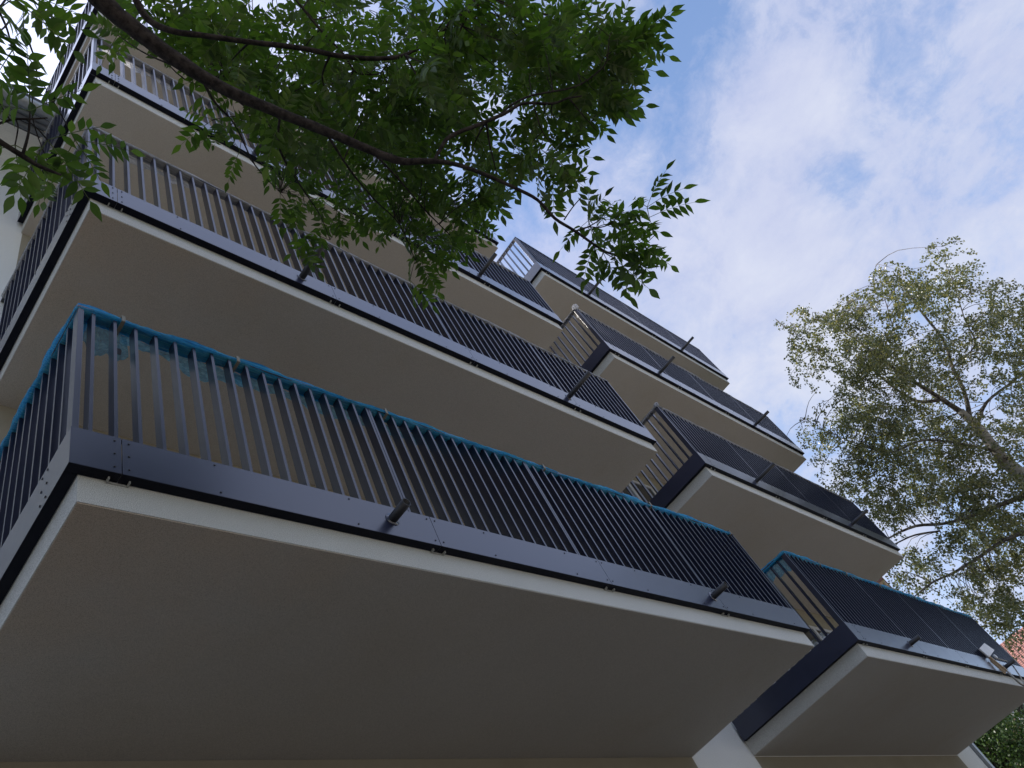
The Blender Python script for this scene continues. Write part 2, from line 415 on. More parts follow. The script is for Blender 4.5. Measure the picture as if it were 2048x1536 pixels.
    # water spouts
    if not (st == 'A' and k == 3) and not (st == 'B' and k == 3) or True:
        x_s = [1.75, 5.22] if st == 'A' else [1.53 if k else 1.78, 4.93]
        if st == 'B' and k == 0: x_s[1] = 5.85
        for j, xs_ in enumerate(x_s):
            Ls = (.15 if j == 0 else .17) if k == 0 else .385
            if (st, k, j) == ('A', 2, 0): Ls = .30
            xx = X0+xs_; zz = Z+.138; R = .030
            p = MB(); n = 20
            vs = []; fs = []
            for (yy, rr) in ((-.002, R), (-Ls, R), (-Ls, R-.004), (-.002, R-.004)):
                for a in range(n): vs.append((xx+rr*math.cos(2*math.pi*a/n), yy, zz+rr*math.sin(2*math.pi*a/n)-.02*(-yy)))
            for q in range(3):
                for a in range(n): fs.append((q*n+a, q*n+(a+1) % n, (q+1)*n+(a+1) % n, (q+1)*n+a))
            p.add(vs, fs, 0, True)
            p.tube([(xx, -.0005, zz), (xx, -.004, zz)], .048, 24, True, 1)
            p.build('drain_spout', [MAT['pipe'], MAT['fascia']], slab, (xx, 0, zz))
    # french windows onto the balcony
    if k < 3:
        window(X0+1.05, X0+2.75, Z+.22, Z+2.32, slab)
        window(X0+4.1, X0+6.0, Z+.22, Z+2.32, slab)
for st in 'AB':
    for k in range(4): balcony(st, k)

# ------------------------------------------------------------------ protective film on the rails
def film_wrap(st, k, m, label, group, fat, flap=True, tapes=(), left=True, rag=1.0):
    X0, L, Z = XL[st][k], LL[st][k], ZL[st][k]+GZ
    zt = Z+ZR
    root = empty('protective_film', (X0, 0, zt), label, 'plastic film', group)
    # path round the rail: left side from the wall to the corner, then the front
    path = []
    if left:
        for y in np.arange(D-.05, .03, -.035): path.append((X0+.036, y, 0))
    path.append((X0+.036, .036, 2))
    for x in np.arange(.06, L-.05, .035): path.append((X0+x, .036, 1))
    n = 14; v = []; f = []
    ph = rng.uniform(0, 6, 6); tx = [t for t in tapes]
    for i, (x, y, sd) in enumerate(path):
        s = i*.035
        pin = 1.0
        for t in tx:
            if sd == 1: pin = min(pin, abs((x-X0)-t)/.18)
        pin = min(1, max(.0, pin))
        sag = .5+.5*math.sin(s*1.9+ph[0])*math.sin(s*.83+ph[1])
        a, c = .038+fat*(.18+.55*pin*sag), .014+fat*(.28+.75*pin*sag)
        cz = zt-.011-fat*.15
        for j in range(n):
            th = 2*math.pi*j/n
            w = 1+rag*.22*math.sin(3*th+s*5+ph[2])+rag*.16*math.sin(5*th-s*9+ph[3])+rag*rng.uniform(-.07, .07)
            ex = 1.0/(max(abs(math.cos(th)), abs(math.sin(th)))**.7)
            lat = math.cos(th)*a*w*ex; vz = math.sin(th)*c*w*ex
            if sd == 0: p = (x+lat, y, cz+vz)
            elif sd == 1: p = (x, y-lat, cz+vz)
            else: p = (x+lat*.9, y-lat*.9, cz+vz) if False else (x+lat*.8, y+lat*.8, cz+vz)
            if sd == 0: p = (x+lat, y, cz+vz)
            if sd == 1: p = (x, y+lat, cz+vz)
            v.append(p)
    for i in range(len(path)-1):
        for j in range(n): f.append((i*n+j, i*n+(j+1) % n, (i+1)*n+(j+1) % n, (i+1)*n+j))
    b = MB(); b.add(v, f, 0, True); b.build('film_sleeve', m, root, (X0, 0, zt))
    for t in tx:
        b = MB(); w = .020
        x = X0+t
        b.box(x, x+w, -.012-fat*.25, .078+fat*.25, zt+.006+fat*.25, zt+.009+fat*.25)
        b.box(x, x+w, -.015-fat*.25, -.012-fat*.25, zt-.040-fat*.3, zt+.009+fat*.25)
        b.box(x, x+w, .078+fat*.25, .081+fat*.25, zt-.05-fat*.3, zt+.009+fat*.25)
        b.box(x, x+w, -.012-fat*.25, .078+fat*.25, zt-.043-fat*.3, zt-.040-fat*.3)
        b.build('tape_band', MAT['tape'], root, (x, 0, zt))
    return root
def flap(root, X0, zt, x0, x1, deps, m, y=.085, name='film_flap'):
    b = MB(); nx = 24; nz = 7; v = []; f = []
    ph = rng.uniform(0, 6, 4)
    for i in range(nx+1):
        u = i/nx; dep = np.interp(u, np.linspace(0, 1, len(deps)), deps)
        for j in range(nz+1):
            w = j/nz
            v.append((X0+x0+(x1-x0)*u + .01*math.sin(w*5+ph[0]), y+.018*math.sin(u*14+w*3+ph[1])*w+.008*math.sin(u*41+w*7)+.02*w, zt-.02-dep*w))
    for i in range(nx):
        for j in range(nz): f.append((i*(nz+1)+j, (i+1)*(nz+1)+j, (i+1)*(nz+1)+j+1, i*(nz+1)+j+1))
    b.add(v, f, 0, True); return b.build(name, m, root, (X0+x0, y, zt))
r = film_wrap('A', 0, MAT['blue'], 'bright blue plastic film wrapped round the rail of the lowest left balcony', 'blue film on the lowest rails', .013, tapes=(.225,.92,2.06,3.73,5.28,6.78))
zt = GZ+ZL['A'][0]+ZR
flap(r, 0, zt, .045, .30, [.17,.25,.25,.24,.22], MAT['blueflap'])
flap(r, 0, zt, .26, 1.05, [.03,.05,.12,.17,.13,.05], MAT['blueflap'])
flap(r, 0, zt, .95, 2.1, [.05,.07,.09,.10,.11,.10], MAT['blueflap'], .085)
flap(r, 0, zt, 2.1, 3.4, [.12,.10,.07,.09,.05], MAT['blueflap'], .085)
b = MB()                                           # ragged dark tear in the hanging corner piece
pts = []
for i in range(14):
    a = 2*math.pi*i/14; rr = .026*(1+.45*((i*7) % 5)/5); pts.append((.235+rr*math.cos(a)*1.1, .083, zt-.205+rr*math.sin(a)))
b.add(pts, [tuple(range(14))]); b.add([(p[0], .086, p[2]) for p in pts], [tuple(range(14))[::-1]])
b.build('tear', MAT['screw'], r, (.235, .068, zt-.2))
r = film_wrap('B', 0, MAT['blue'], 'bright blue plastic film wrapped round the rail of the lowest right balcony', 'blue film on the lowest rails', .013, tapes=(.95,1.75,2.9,4.3,5.5))
zt = GZ+ZL['B'][0]+ZR
b = MB(); X0 = XL['B'][0]
v = []; f = []
for i in range(13):
    for j in range(6): v.append((X0+.062+.012*math.sin(i*1.3+j), .06+i*.045, zt-.02-(.20-.12*(i/12)+.03*math.sin(i*2.1))*j/5))
for i in range(12):
    for j in range(5): f.append((i*6+j, (i+1)*6+j, (i+1)*6+j+1, i*6+j+1))
b.add(v, f, 0, True); b.build('film_flap', MAT['blueflap'], r, (X0, .06, zt))
for st, k, lab in [('A',1,'thin clear film along the rail of the second left balcony, bunched at its corner'), ('A',2,'clear film knotted on the corner of the third left balcony rail'),
                   ('B',1,'thin clear film along the rail of the second right balcony'), ('B',2,'clear film bunched in a shiny knot on the corner of the third right balcony rail')]:
    r = film_wrap(st, k, MAT['clear'], lab, 'clear film on the upper rails', .006, tapes=(), rag=.5)
    zt = GZ+ZL[st][k]+ZR; X0 = XL[st][k]
    if (st, k) != ('A', 1):                         # the bunched knot at the corner
        b = MB(); c = np.array((X0+.01, .0, zt-.0)); R_ = .055 if k == 2 else .035
        v = []; f = []; nu, nv = 16, 10
        for i in range(nv+1):
            for j in range(nu):
                ph, th = math.pi*i/nv, 2*math.pi*j/nu
                rr = R_*(1+.28*math.sin(5*th+3*ph)*math.sin(ph)+rng.uniform(-.15,.15))
                v.append(c+np.array((math.sin(ph)*math.cos(th), math.sin(ph)*math.sin(th), math.cos(ph)*1.1))*rr)
        for i in range(nv):
            for j in range(nu): f.append((i*nu+j, i*nu+(j+1) % nu, (i+1)*nu+(j+1) % nu, (i+1)*nu+j))
        b.add(v, f, 0, False); b.build('film_knot', MAT['clear'], r, tuple(c))
    flap(r, X0, zt, .06, .95 if st == 'A' else .4, [.03,.07,.09,.06,.03], MAT['clear'])
# rope-like end of the film hanging from the side rail of the second left balcony
# ------------------------------------------------------------------ white board and battens at the end of the lowest right balcony
Y = -.06
P = [on_y(*p, Y) for p in ((1959,1297),(1969,1286),(1989,1300),(1979,1314))]
b = MB(); b.add(list(P)+[p+np.array((0,.02,0)) for p in P], [(0,1,2,3),(7,6,5,4),(0,4,5,1),(1,5,6,2),(2,6,7,3),(3,7,4,0)])
wb = tuple(P[3])
root = empty('site_board', wb, 'small white board on a timber batten tied to the end of the lowest right balcony', 'board')
b.build('panel', MAT['whiteboard'], root, wb)
b = MB(); c = on_y(1992, 1312, Y); v = []
for i in range(12):
    a = 2*math.pi*i/12; v.append(c+np.array((.055*math.cos(a), .0, .035*math.sin(a))))
b.add(v+[p+np.array((0,.02,0)) for p in v], [tuple(range(12)), tuple(range(12, 24))[::-1]]+[(i, (i+1) % 12, 12+(i+1) % 12, 12+i) for i in range(12)])
b.build('round_plate', MAT['whiteboard'], root, tuple(c))
b = MB(); p0, p1 = on_y(1979,1313,Y+.0), on_y(2015,1341,Y-.03); dd = p1-p0
b.obox(p0, dd, (0,.035,0), (.02,0,.045)); b.build('batten', MAT['wood'], root, tuple(p0))
b = MB(); p0, p1 = on_y(1985,1322,Y+.02), on_y(2013,1346,Y+.0); dd = p1-p0
b.obox(p0, dd, (0,.03,0), (.015,0,.03)); b.build('batten', MAT['wood'], root, tuple(p0))
b = MB()
b.tube([on_y(x, y, Y-.01) for x, y in ((1990,1316),(2012,1322),(2026,1332),(2040,1352),(2052,1375))], .010, 6)
b.tube([on_y(x, y, Y-.04) for x, y in ((2014,1342),(2028,1356),(2040,1367),(2052,1374))], .016, 6)
b.build('strap', MAT['strap'], root, tuple(p0))

# ------------------------------------------------------------------ leaf mesh builder
class Leaves:
    def __init__(s): s.V = []; s.F = []; s.n = 0
    def leaf(s, base, d, nrm, L, W, fold=.22, droop=.12, serr=False):
        d = d/np.linalg.norm(d); sd = np.cross(nrm, d); sd /= np.linalg.norm(sd)+1e-9; up = np.cross(d, sd)
        prof = [(0,.0),(.09,.34),(.25,.86),(.42,1.0),(.62,.78),(.80,.36),(1.0,0)]
        mid = []; lf = []; rt = []
        for t, w in prof:
            c = base + d*L*t - up*droop*L*t*t
            h = up*fold*W*.5*w
            jl = 1+rng.uniform(-.09,.09) if serr else 1; jr = 1+rng.uniform(-.09,.09) if serr else 1
            mid.append(c); lf.append(c+sd*W*.5*w*jl+h); rt.append(c-sd*W*.5*w*jr+h)
        n = len(prof); b = s.n
        s.V += mid + lf[1:-1] + rt[1:-1]; s.n += n+2*(n-2)
        L_ = lambda i: b+n+i-1; R_ = lambda i: b+n+(n-2)+i-1; Mi = lambda i: b+i
        F = [(Mi(0), Mi(1), L_(1)), (Mi(0), R_(1), Mi(1))]
        for i in range(1, n-2): F += [(Mi(i), Mi(i+1), L_(i+1), L_(i)), (Mi(i), R_(i), R_(i+1), Mi(i+1))]
        F += [(Mi(n-2), Mi(n-1), L_(n-2)), (Mi(n-2), R_(n-2), Mi(n-1))]
        s.F += F
    def small(s, base, d, nrm, L, W):
        d = d/np.linalg.norm(d); sd = np.cross(nrm, d); sd /= np.linalg.norm(sd)+1e-9; up = np.cross(d, sd)
        s.V += [base, base+d*L*.4+sd*W*.5+up*W*.12, base+d*L, base+d*L*.4-sd*W*.5+up*W*.12]
        s.F += [(s.n, s.n+1, s.n+2), (s.n, s.n+2, s.n+3)]; s.n += 4
    def build(s, name, m, parent):
        me = bpy.data.meshes.new(name); o3 = np.array(world_loc(parent))
        me.from_pydata((np.array(s.V)-o3).tolist(), [], s.F); me.materials.append(m)
        me.polygons.foreach_set('use_smooth', [True]*len(s.F)); me.update()
        o = bpy.data.objects.new(name, me); COL.objects.link(o); o.parent = parent; return o
def unit(v): return v/(np.linalg.norm(v)+1e-9)
def smooth_path(pts, n=4):
    pts = [np.array(p, float) for p in pts]; out = []
    for i in range(len(pts)-1):
        p0 = pts[max(i-1,0)]; p1 = pts[i]; p2 = pts[i+1]; p3 = pts[min(i+2,len(pts)-1)]
        for j in range(n):
            t = j/n
            out.append(.5*((2*p1)+(-p0+p2)*t+(2*p0-5*p1+4*p2-p3)*t*t+(-p0+3*p1-3*p2+p3)*t**3))
    out.append(pts[-1]); return out

# ------------------------------------------------------------------ the ash tree overhead
ash = empty('ash_tree', (-3.1, -3.2, 0), 'ash tree with feathery dark green leaves, its dark limb crossing the upper left balconies', 'tree')
def poly3(lst):                 # (px, py, distance, radius)
    return smooth_path([at(a, b_, t) for a, b_, t, _ in lst]), np.interp(np.linspace(0, 1, (len(lst)-1)*4+1), np.linspace(0, 1, len(lst)), [q[3] for q in lst])
branches = []
def branch(lst, pre=None, n=10, name='branch', jit=.05):
    P_, R_ = poly3(lst)
    if pre is not None:
        pp = smooth_path([np.array(p) for p, _ in pre]+[P_[0]])[:-1]
        rr = np.interp(np.linspace(0,1,len(pp)), np.linspace(0,1,len(pre)+1), [q for _, q in pre]+[R_[0]])
        P_ = pp+P_; R_ = np.concatenate([rr, R_])
    R_ = np.array(R_)*.63; branches.append((P_, R_)); return P_, R_
MAIN = [(150,-60,3.45,.062),(210,8,3.4,.056),(262,52,3.38,.052),(330,103,3.35,.047),(400,150,3.32,.042),(470,188,3.3,.038),(560,226,3.28,.034),(650,262,3.26,.031),(740,300,3.25,.027),(800,322,3.25,.026),(850,322,3.25,.020),(900,326,3.25,.015),(960,345,3.25,.014),(1030,376,3.26,.012),(1075,400,3.27,.011),(1110,437,3.28,.011),(1150,462,3.3,.010),(1205,500,3.3,.008),(1245,516,3.32,.006),(1285,536,3.35,.004)]
branch(MAIN, pre=[((-3.0,-3.1,3.2),.12),((-2.3,-2.6,4.3),.095),((-1.35,-2.1,4.85),.075)])
branch([(262,-20,3.7,.024),(295,38,3.65,.022),(345,62,3.6,.020),(400,70,3.6,.019),(500,84,3.6,.018),(600,96,3.6,.018),(680,112,3.6,.018),(750,117,3.6,.016),(810,110,3.6,.014),(862,78,3.65,.012),(910,40,3.7,.011),(960,-10,3.8,.009)], pre=[((-2.2,-2.4,4.6),.05),((-1.3,-2.0,5.1),.035)])
branch([(312,90,3.5,.022),(331,92,3.6,.016),(366,120,3.7,.015),(392,145,3.8,.014),(440,171,3.9,.013),(480,204,4.0,.010),(516,233,4.1,.007)])
branch([(868,322,3.25,.010),(880,300,3.3,.013),(900,273,3.35,.014),(958,249,3.4,.014),(1011,226,3.45,.012),(1046,207,3.5,.011),(1105,207,3.5,.009),(1134,197,3.5,.007),(1164,192,3.5,.005)])
branch([(1000,232,3.45,.008),(1020,212,3.5,.008),(1064,191,3.5,.007),(1149,174,3.5,.006),(1193,146,3.5,.005),(1213,122,3.5,.004),(1219,73,3.5,.003)])
branch([(1067,206,3.5,.005),(1076,240,3.5,.005),(1090,272,3.5,.004),(1120,308,3.5,.003)])
branch([(1140,198,3.5,.005),(1164,228,3.5,.004),(1193,261,3.5,.003)])
branch([(576,-20,3.9,.008),(640,59,3.85,.008),(687,108,3.8,.008),(708,141,3.8,.007),(731,149,3.8,.006),(760,146,3.8,.005),(778,124,3.8,.004)])
branch([(957,-10,3.9,.008),(913,73,3.9,.007),(880,132,3.9,.005),(869,199,3.9,.003)])
branch([(1128,440,3.29,.005),(1145,415,3.3,.004),(1163,394,3.3,.003)])
branch([(1152,463,3.3,.005),(1176,454,3.3,.0045),(1198,455,3.3,.004),(1220,448,3.3,.0035),(1237,430,3.3,.003)])
branch([(1242,515,3.32,.005),(1270,500,3.35,.004),(1288,490,3.35,.003),(1310,470,3.35,.002)])
branch([(1191,491,3.3,.005),(1190,505,3.32,.004),(1200,530,3.35,.003)])
branch([(400,150,3.34,.010),(430,205,3.5,.008),(470,250,3.8,.006),(510,330,4.1,.005),(560,385,4.3,.003)])
branch([(560,226,3.29,.008),(560,300,3.6,.008),(600,370,3.9,.006),(640,430,4.1,.004),(660,480,4.2,.003)])
branch([(650,262,3.27,.009),(700,340,3.6,.008),(750,400,3.9,.006),(800,450,4.1,.005),(830,520,4.2,.003)])
branch([(740,300,3.26,.009),(790,350,3.6,.007),(850,420,3.9,.006),(900,470,4.0,.004)])
# the shorter pruned limb at the left edge
LEFT = [(-120,230,2.55,.016),(-40,262,2.5,.014),(10,290,2.5,.012),(45,312,2.5,.0115),(80,333,2.5,.009),(123,350,2.5,.005)]
branch(LEFT, pre=[((-3.0,-3.1,2.8),.05),((-2.2,-2.3,3.4),.03)])
branch([(-40,262,2.5,.006),(20,240,2.5,.005),(60,238,2.5,.004),(95,236,2.5,.003)])
branch([(-60,-60,2.6,.012),(-20,-10,2.6,.009),(20,40,2.6,.006),(60,90,2.6,.004),(75,150,2.6,.003)], pre=[((-2.8,-3.1,3.4),.04),((-1.9,-2.3,4.0),.02)])
b = MB()
trunkpts = smooth_path([(-3.1,-3.2,-.1),(-3.12,-3.22,1.2),(-3.02,-3.12,2.6),(-3.0,-3.1,3.6),(-3.2,-3.2,5.2),(-3.1,-3.5,7.0),(-3.3,-3.4,9.0)])
b.tube(trunkpts, list(np.interp(np.linspace(0,1,len(trunkpts)), [0,.1,.5,1], [.24,.19,.15,.04])), 16, True, 0, .05)
b.build('trunk', MAT['ashbark'], ash)
b = MB()
for P_, R_ in branches: b.tube(P_, list(R_), 9, True, 0, .06)
ash_branch_mb = b
AP = np.array([p for P_, R_ in branches for p in P_]); AR_ = np.array([r_ for P_, R_ in branches for r_ in R_])

LV = Leaves(); RA = MB()
G = np.array([0,0,-1.])
def compound(base, d, length, npair, lw=.38):
    """one pinnate leaf: stalk curving under its weight, leaflets in opposite pairs and one at the tip"""
    d = unit(d); pts = [base]; cur = d.copy(); seg = length/8
    for i in range(8):
        cur = unit(cur + G*.07); pts.append(pts[-1]+cur*seg)
    RA.tube([pts[0], pts[3], pts[6], pts[8]], [.0016,.0013,.001,.0007], 4, False)
    hz = np.cross(cur, np.array([0,0,1.])); hz = unit(hz) if np.linalg.norm(hz) > .1 else unit(rng.normal(size=3))
    roll_ = rng.normal()*.35
    for q in range(npair):
        t = .26+.68*q/npair; i = t*8; k = int(i); p = pts[k]+(pts[min(k+1,8)]-pts[k])*(i-k)
        ax = unit(pts[min(k+1,8)]-pts[k]); sd = unit(hz - ax*np.dot(hz, ax)); up = np.cross(sd, ax)
        if up[2] < 0: up = -up
        sd = unit(sd*math.cos(roll_)+up*math.sin(roll_)); up = np.cross(sd, ax); up = up if up[2] > 0 else -up
        LL_ = length*(.30+.06*math.sin(math.pi*(q+.5)/npair))*rng.uniform(.85,1.1)
        for s_ in (-1, 1):
            if rng.random() < .03: continue
            dd = unit(ax*rng.uniform(.45,.75)+sd*s_+G*rng.uniform(0,.25)+rng.normal(size=3)*.07)
            LV.leaf(p, dd, unit(up+rng.normal(size=3)*.22), LL_, LL_*lw*rng.uniform(.85,1.1), rng.uniform(.1,.45), rng.uniform(.05,.3), True)
    ax = unit(pts[8]-pts[7]); up = np.cross(hz, ax); up = up if up[2] > 0 else -up
    LV.leaf(pts[8], ax, up, length*.36, length*.36*lw, .2, .15, True)
def twig(tip, tip_r=.002, nleaf=7, leaflen=.26, lo=.55):
    """a twig grown from the nearest branch to the tip, leaves in pairs along its outer part"""
    dist = np.linalg.norm(AP-tip, axis=1); ok = dist > .12
    i = np.argmin(np.where(ok, dist, 99)); root_ = AP[i]
    v = tip-root_; L = np.linalg.norm(v)
    mid = (root_+tip)/2 + np.array([0,0,.10*L]) + rng.normal(size=3)*.05*L
    path = smooth_path([root_, mid, tip], 5)
    b.tube(path, list(np.linspace(min(.006, AR_[i]*.7), tip_r, len(path))), 5, True)
    span = min(L, .42); nn = max(1, nleaf//2)
    for q in range(nn):
        back = span*(q/nn)*rng.uniform(.8,1.1); t = max(0, 1-back/max(L, .01))
        k = min(int(t*(len(path)-1)), len(path)-2); p = path[k]+(path[k+1]-path[k])*(t*(len(path)-1)-k)
        ax = unit(path[k+1]-path[k]); r1 = unit(np.cross(ax, rng.normal(size=3)))
        for s_ in (-1, 1):
            compound(p, unit(ax*rng.uniform(.2,.8)+s_*r1+G*rng.uniform(-.1,.4)), leaflen*rng.uniform(.75,1.15), int(rng.integers(4,6)))
    compound(tip, unit(unit(v)+G*.3+rng.normal(size=3)*.2), leaflen*rng.uniform(.9,1.15), 5)
def clump(cx, cy, rx, ry, n, t0, t1, leaflen=.18, nleaf=6):
    if cy > 280: cy -= 30; n = max(1, int(round(n*.7)))
    elif n > 6: n = int(round(n*(.95 if cx < 900 else .78)))
    for _ in range(n):
        a, r_ = rng.uniform(0, 2*math.pi), math.sqrt(rng.random())
        p = at(cx+rx*r_*math.cos(a), cy+ry*r_*math.sin(a), rng.uniform(t0, t1))
        if p[1] > -.35: p[1] = -.35-rng.random()*.3
        twig(p, leaflen=leaflen, nleaf=nleaf)
for c in [
    # dense crown across the top
    (420,20,130,60,9,3.6,5.5),(560,60,130,80,14,3.6,6),(700,70,130,90,16,3.6,6.5),(840,70,120,90,13,3.6,6.5),(980,50,100,70,11,3.8,6.5),(1110,50,90,60,11,3.6,6.5),
    (600,170,110,60,9,3.7,6),(730,210,110,70,13,3.6,6),(840,230,90,60,9,3.6,6),(900,150,70,60,6,3.7,6),(1020,130,80,60,8,3.7,6),(1130,120,80,60,9,3.6,5.5),
    (1190,100,50,50,7,3.4,4.8),(1180,190,55,45,8,3.4,4.8),(1120,230,60,30,5,3.4,4.6),(350,60,50,40,3,4.2,5.6),
    # hanging below the limb
    (620,330,70,60,9,3.7,5.0),(720,350,70,60,10,3.7,5.0),(830,380,70,60,10,3.7,5.0),(700,430,50,40,5,4.0,5.0),(620,440,40,40,3,4.0,5.0),(790,470,50,50,6,4.0,5.0),
    (900,440,60,50,8,3.8,4.8),(880,520,50,35,4,4.0,4.8),(530,290,35,30,2,4.2,5.2),(960,430,30,40,3,3.9,4.8),
    (470,140,60,40,3,3.6,4.6),(1235,110,45,60,4,3.5,4.4),(1225,200,40,45,2,3.5,4.2),(1260,60,30,40,2,3.6,4.4),(1120,335,40,25,2,3.5,4.0),(640,250,120,50,5,3.3,3.8),(820,150,120,60,5,3.3,3.9),
    ]:
    clump(*c)
# clusters at the outer end, nearer and looser
for c in [(1030,300,50,30,3,3.5,4.2),(950,300,45,40,4,3.5,4.4),(1100,330,40,25,2,3.5,4.0),(1110,370,50,30,3,3.4,3.9),(1060,350,20,15,1,3.4,3.9),(1010,390,30,20,1,3.5,4.0),
          (1150,470,35,25,2,3.2,3.5),(1210,480,50,20,3,3.2,3.5),(1290,460,25,25,2,3.3,3.5),(1250,540,45,20,3,3.2,3.5),(1180,540,30,15,2,3.2,3.5),(1300,520,20,20,1,3.2,3.5)]:
    clump(*c, leaflen=.185, nleaf=4)
# single twigs with few leaves crossing the railings on the left
for (x, y, t) in ((450,255,4.3),(480,300,4.2),(425,240,4.3),(235,70,4.2),(260,60,4.4),(300,85,4.4),(600,480,4.5),(640,470,4.4),(820,560,4.4),(850,545,4.4)):
    twig(at(x, y, t), leaflen=.18, nleaf=2)
# left edge sprays
for (x, y, t, ll) in ((60,232,2.5,.26),(95,290,2.6,.26),(30,300,2.6,.22),(100,345,2.9,.18),(150,290,2.7,.22),
                      (20,30,2.5,.24),(0,80,2.5,.24),(70,20,2.6,.2),(-20,140,2.5,.24),(50,110,2.6,.22),(85,0,2.8,.22),):
    twig(at(x-25 if y < 220 else x, y-10, t), leaflen=ll*.72, nleaf=2)
# crown above and around the trunk, outside the picture
b_tr = np.array(trunkpts)
heavy = [smooth_path([(-3.2,-3.3,5.0),(-2.0,-4.4,6.6),(-.4,-5.6,7.6),(1.6,-6.4,8.2),(3.4,-6.9,8.3)], 4), smooth_path([(-3.15,-3.4,6.0),(-2.2,-5.2,7.8),(-.8,-6.6,9.2),(.8,-7.6,10.0)], 4), smooth_path([(-1.0,-5.3,7.3),(.6,-4.9,8.4),(2.0,-5.0,9.3)], 4)]
for hv in heavy: b.tube(hv, list(np.linspace(.09,.02,len(hv))), 8, True, 0, .05)
hp_ = np.array([p for hv in heavy for p in hv])
for _ in range(150):
    if _ < 40: c = b_tr[int(rng.integers(14, len(b_tr)))]; dv = unit(rng.normal(size=3)*np.array([1,1,.6])+np.array([-.5,-.3,.2]))
    else: c = hp_[int(rng.integers(3, len(hp_)))]; dv = unit(rng.normal(size=3)*np.array([1,1,.8])+np.array([0,-.1,.1]))
    e = c+dv*rng.uniform(.7, 1.7)
    path = smooth_path([c, (c+e)/2+np.array([0,0,.2]), e], 4); b.tube(path, list(np.linspace(.03,.004,len(path))), 6, True)
    for q in range(7):
        p = path[-1-int(rng.integers(0, 5))]; compound(p, unit(dv+rng.normal(size=3)*.8), .28, 4)
b.build('branches', MAT['ashbark'], ash)
LV.build('foliage', MAT['ashleaf'], ash)
RA.build('leaf_stalks', MAT['rachis'], ash)

# ------------------------------------------------------------------ the birch beyond the balconies
BT = 20.0
bp = at(2000, 910, BT)
birch = empty('birch_tree', (bp[0]+.1, bp[1], 0), 'tall birch with pale bark and drooping olive green twigs beyond the right balconies', 'tree')
bb = MB(); bl = Leaves(); BB = []
def bbr(lst, pre=None, n=8):
    P_ = [at(x, y, t) for x, y, t, _ in lst]; R_ = [q[3]*.68 for q in lst]
    Q = smooth_path(P_, 4); RR = np.interp(np.linspace(0,1,len(Q)), np.linspace(0,1,len(P_)), R_)
    bb.tube(Q, list(RR), n, True, 0, .05); BB.extend([(q, r_) for q, r_ in zip(Q, RR)])
tb = MB()
Q = smooth_path([(bp[0]+.1, bp[1], -.1), (bp[0]+.05, bp[1]+.03, 3), at(2048,954,BT), at(2000,910,BT), at(1956,855,BT), at(1920,822,BT)], 4)
RR = list(np.interp(np.linspace(0,1,len(Q)), [0,.1,.6,1], [.26,.19,.125,.08])); tb.tube(Q, RR, 14, True, 0, .04)
tb.build('trunk', MAT['birchbark'], birch)
bbr([(1922,824,BT,.10),(1872,791,BT-.2,.075),(1800,745,BT-.5,.055),(1740,700,BT-.8,.035),(1690,665,BT-1,.02)])
bbr([(1940,838,BT,.09),(1929,785,BT+.1,.07),(1905,734,BT+.1,.06),(1888,683,BT+.2,.05),(1844,625,BT+.2,.04),(1815,585,BT+.3,.03),(1787,545,BT+.3,.018)])
bbr([(1953,852,BT,.08),(1973,805,BT+.4,.05),(2024,764,BT+.8,.04),(2080,720,BT+1,.03)])
bbr([(1880,800,BT-.2,.06),(1834,802,BT-.3,.05),(1787,774,BT-.6,.04),(1745,740,BT-.8,.025)])
bbr([(2000,905,BT,.06),(1939,891,BT-.5,.045),(1850,880,BT-1,.035),(1780,905,BT-1.3,.025),(1720,890,BT-1.5,.015)])
bbr([(2060,985,BT,.10),(2000,1010,BT-.4,.07),(1900,1045,BT-.9,.05),(1832,1052,BT-1.2,.045),(1778,1076,BT-1.6,.03),(1745,1100,BT-1.8,.018)])
bbr([(1880,1062,BT-.9,.03),(1830,1070,BT-1.2,.028),(1790,1088,BT-1.4,.02)])
bbr([(2090,1050,BT,.10),(2010,1080,BT-.5,.06),(1950,1120,BT-.8,.05),(1904,1147,BT-1,.04),(1865,1165,BT-1.1,.03),(1830,1192,BT-1.3,.018)])
bbr([(1904,734,BT,.03),(1950,690,BT+.3,.025),(1930,640,BT+.4,.02),(1905,560,BT+.5,.012),(1885,515,BT+.5,.006),(1868,490,BT+.5,.004)])
bbr([(1787,660,BT-.2,.02),(1770,600,BT,.014),(1750,555,BT,.008),(1752,530,BT,.005)])
bbr([(1690,665,BT-1,.015),(1640,640,BT-1.2,.01),(1600,655,BT-1.2,.006),(1570,655,BT-1.2,.004)])
bbr([(1745,740,BT-.8,.018),(1690,715,BT-1,.012),(1640,700,BT-1,.008)])
bbr([(1720,890,BT-1.5,.012),(1660,865,BT-1.6,.008),(1610,838,BT-1.6,.004)])
BPt = np.array([q for q, _ in BB])
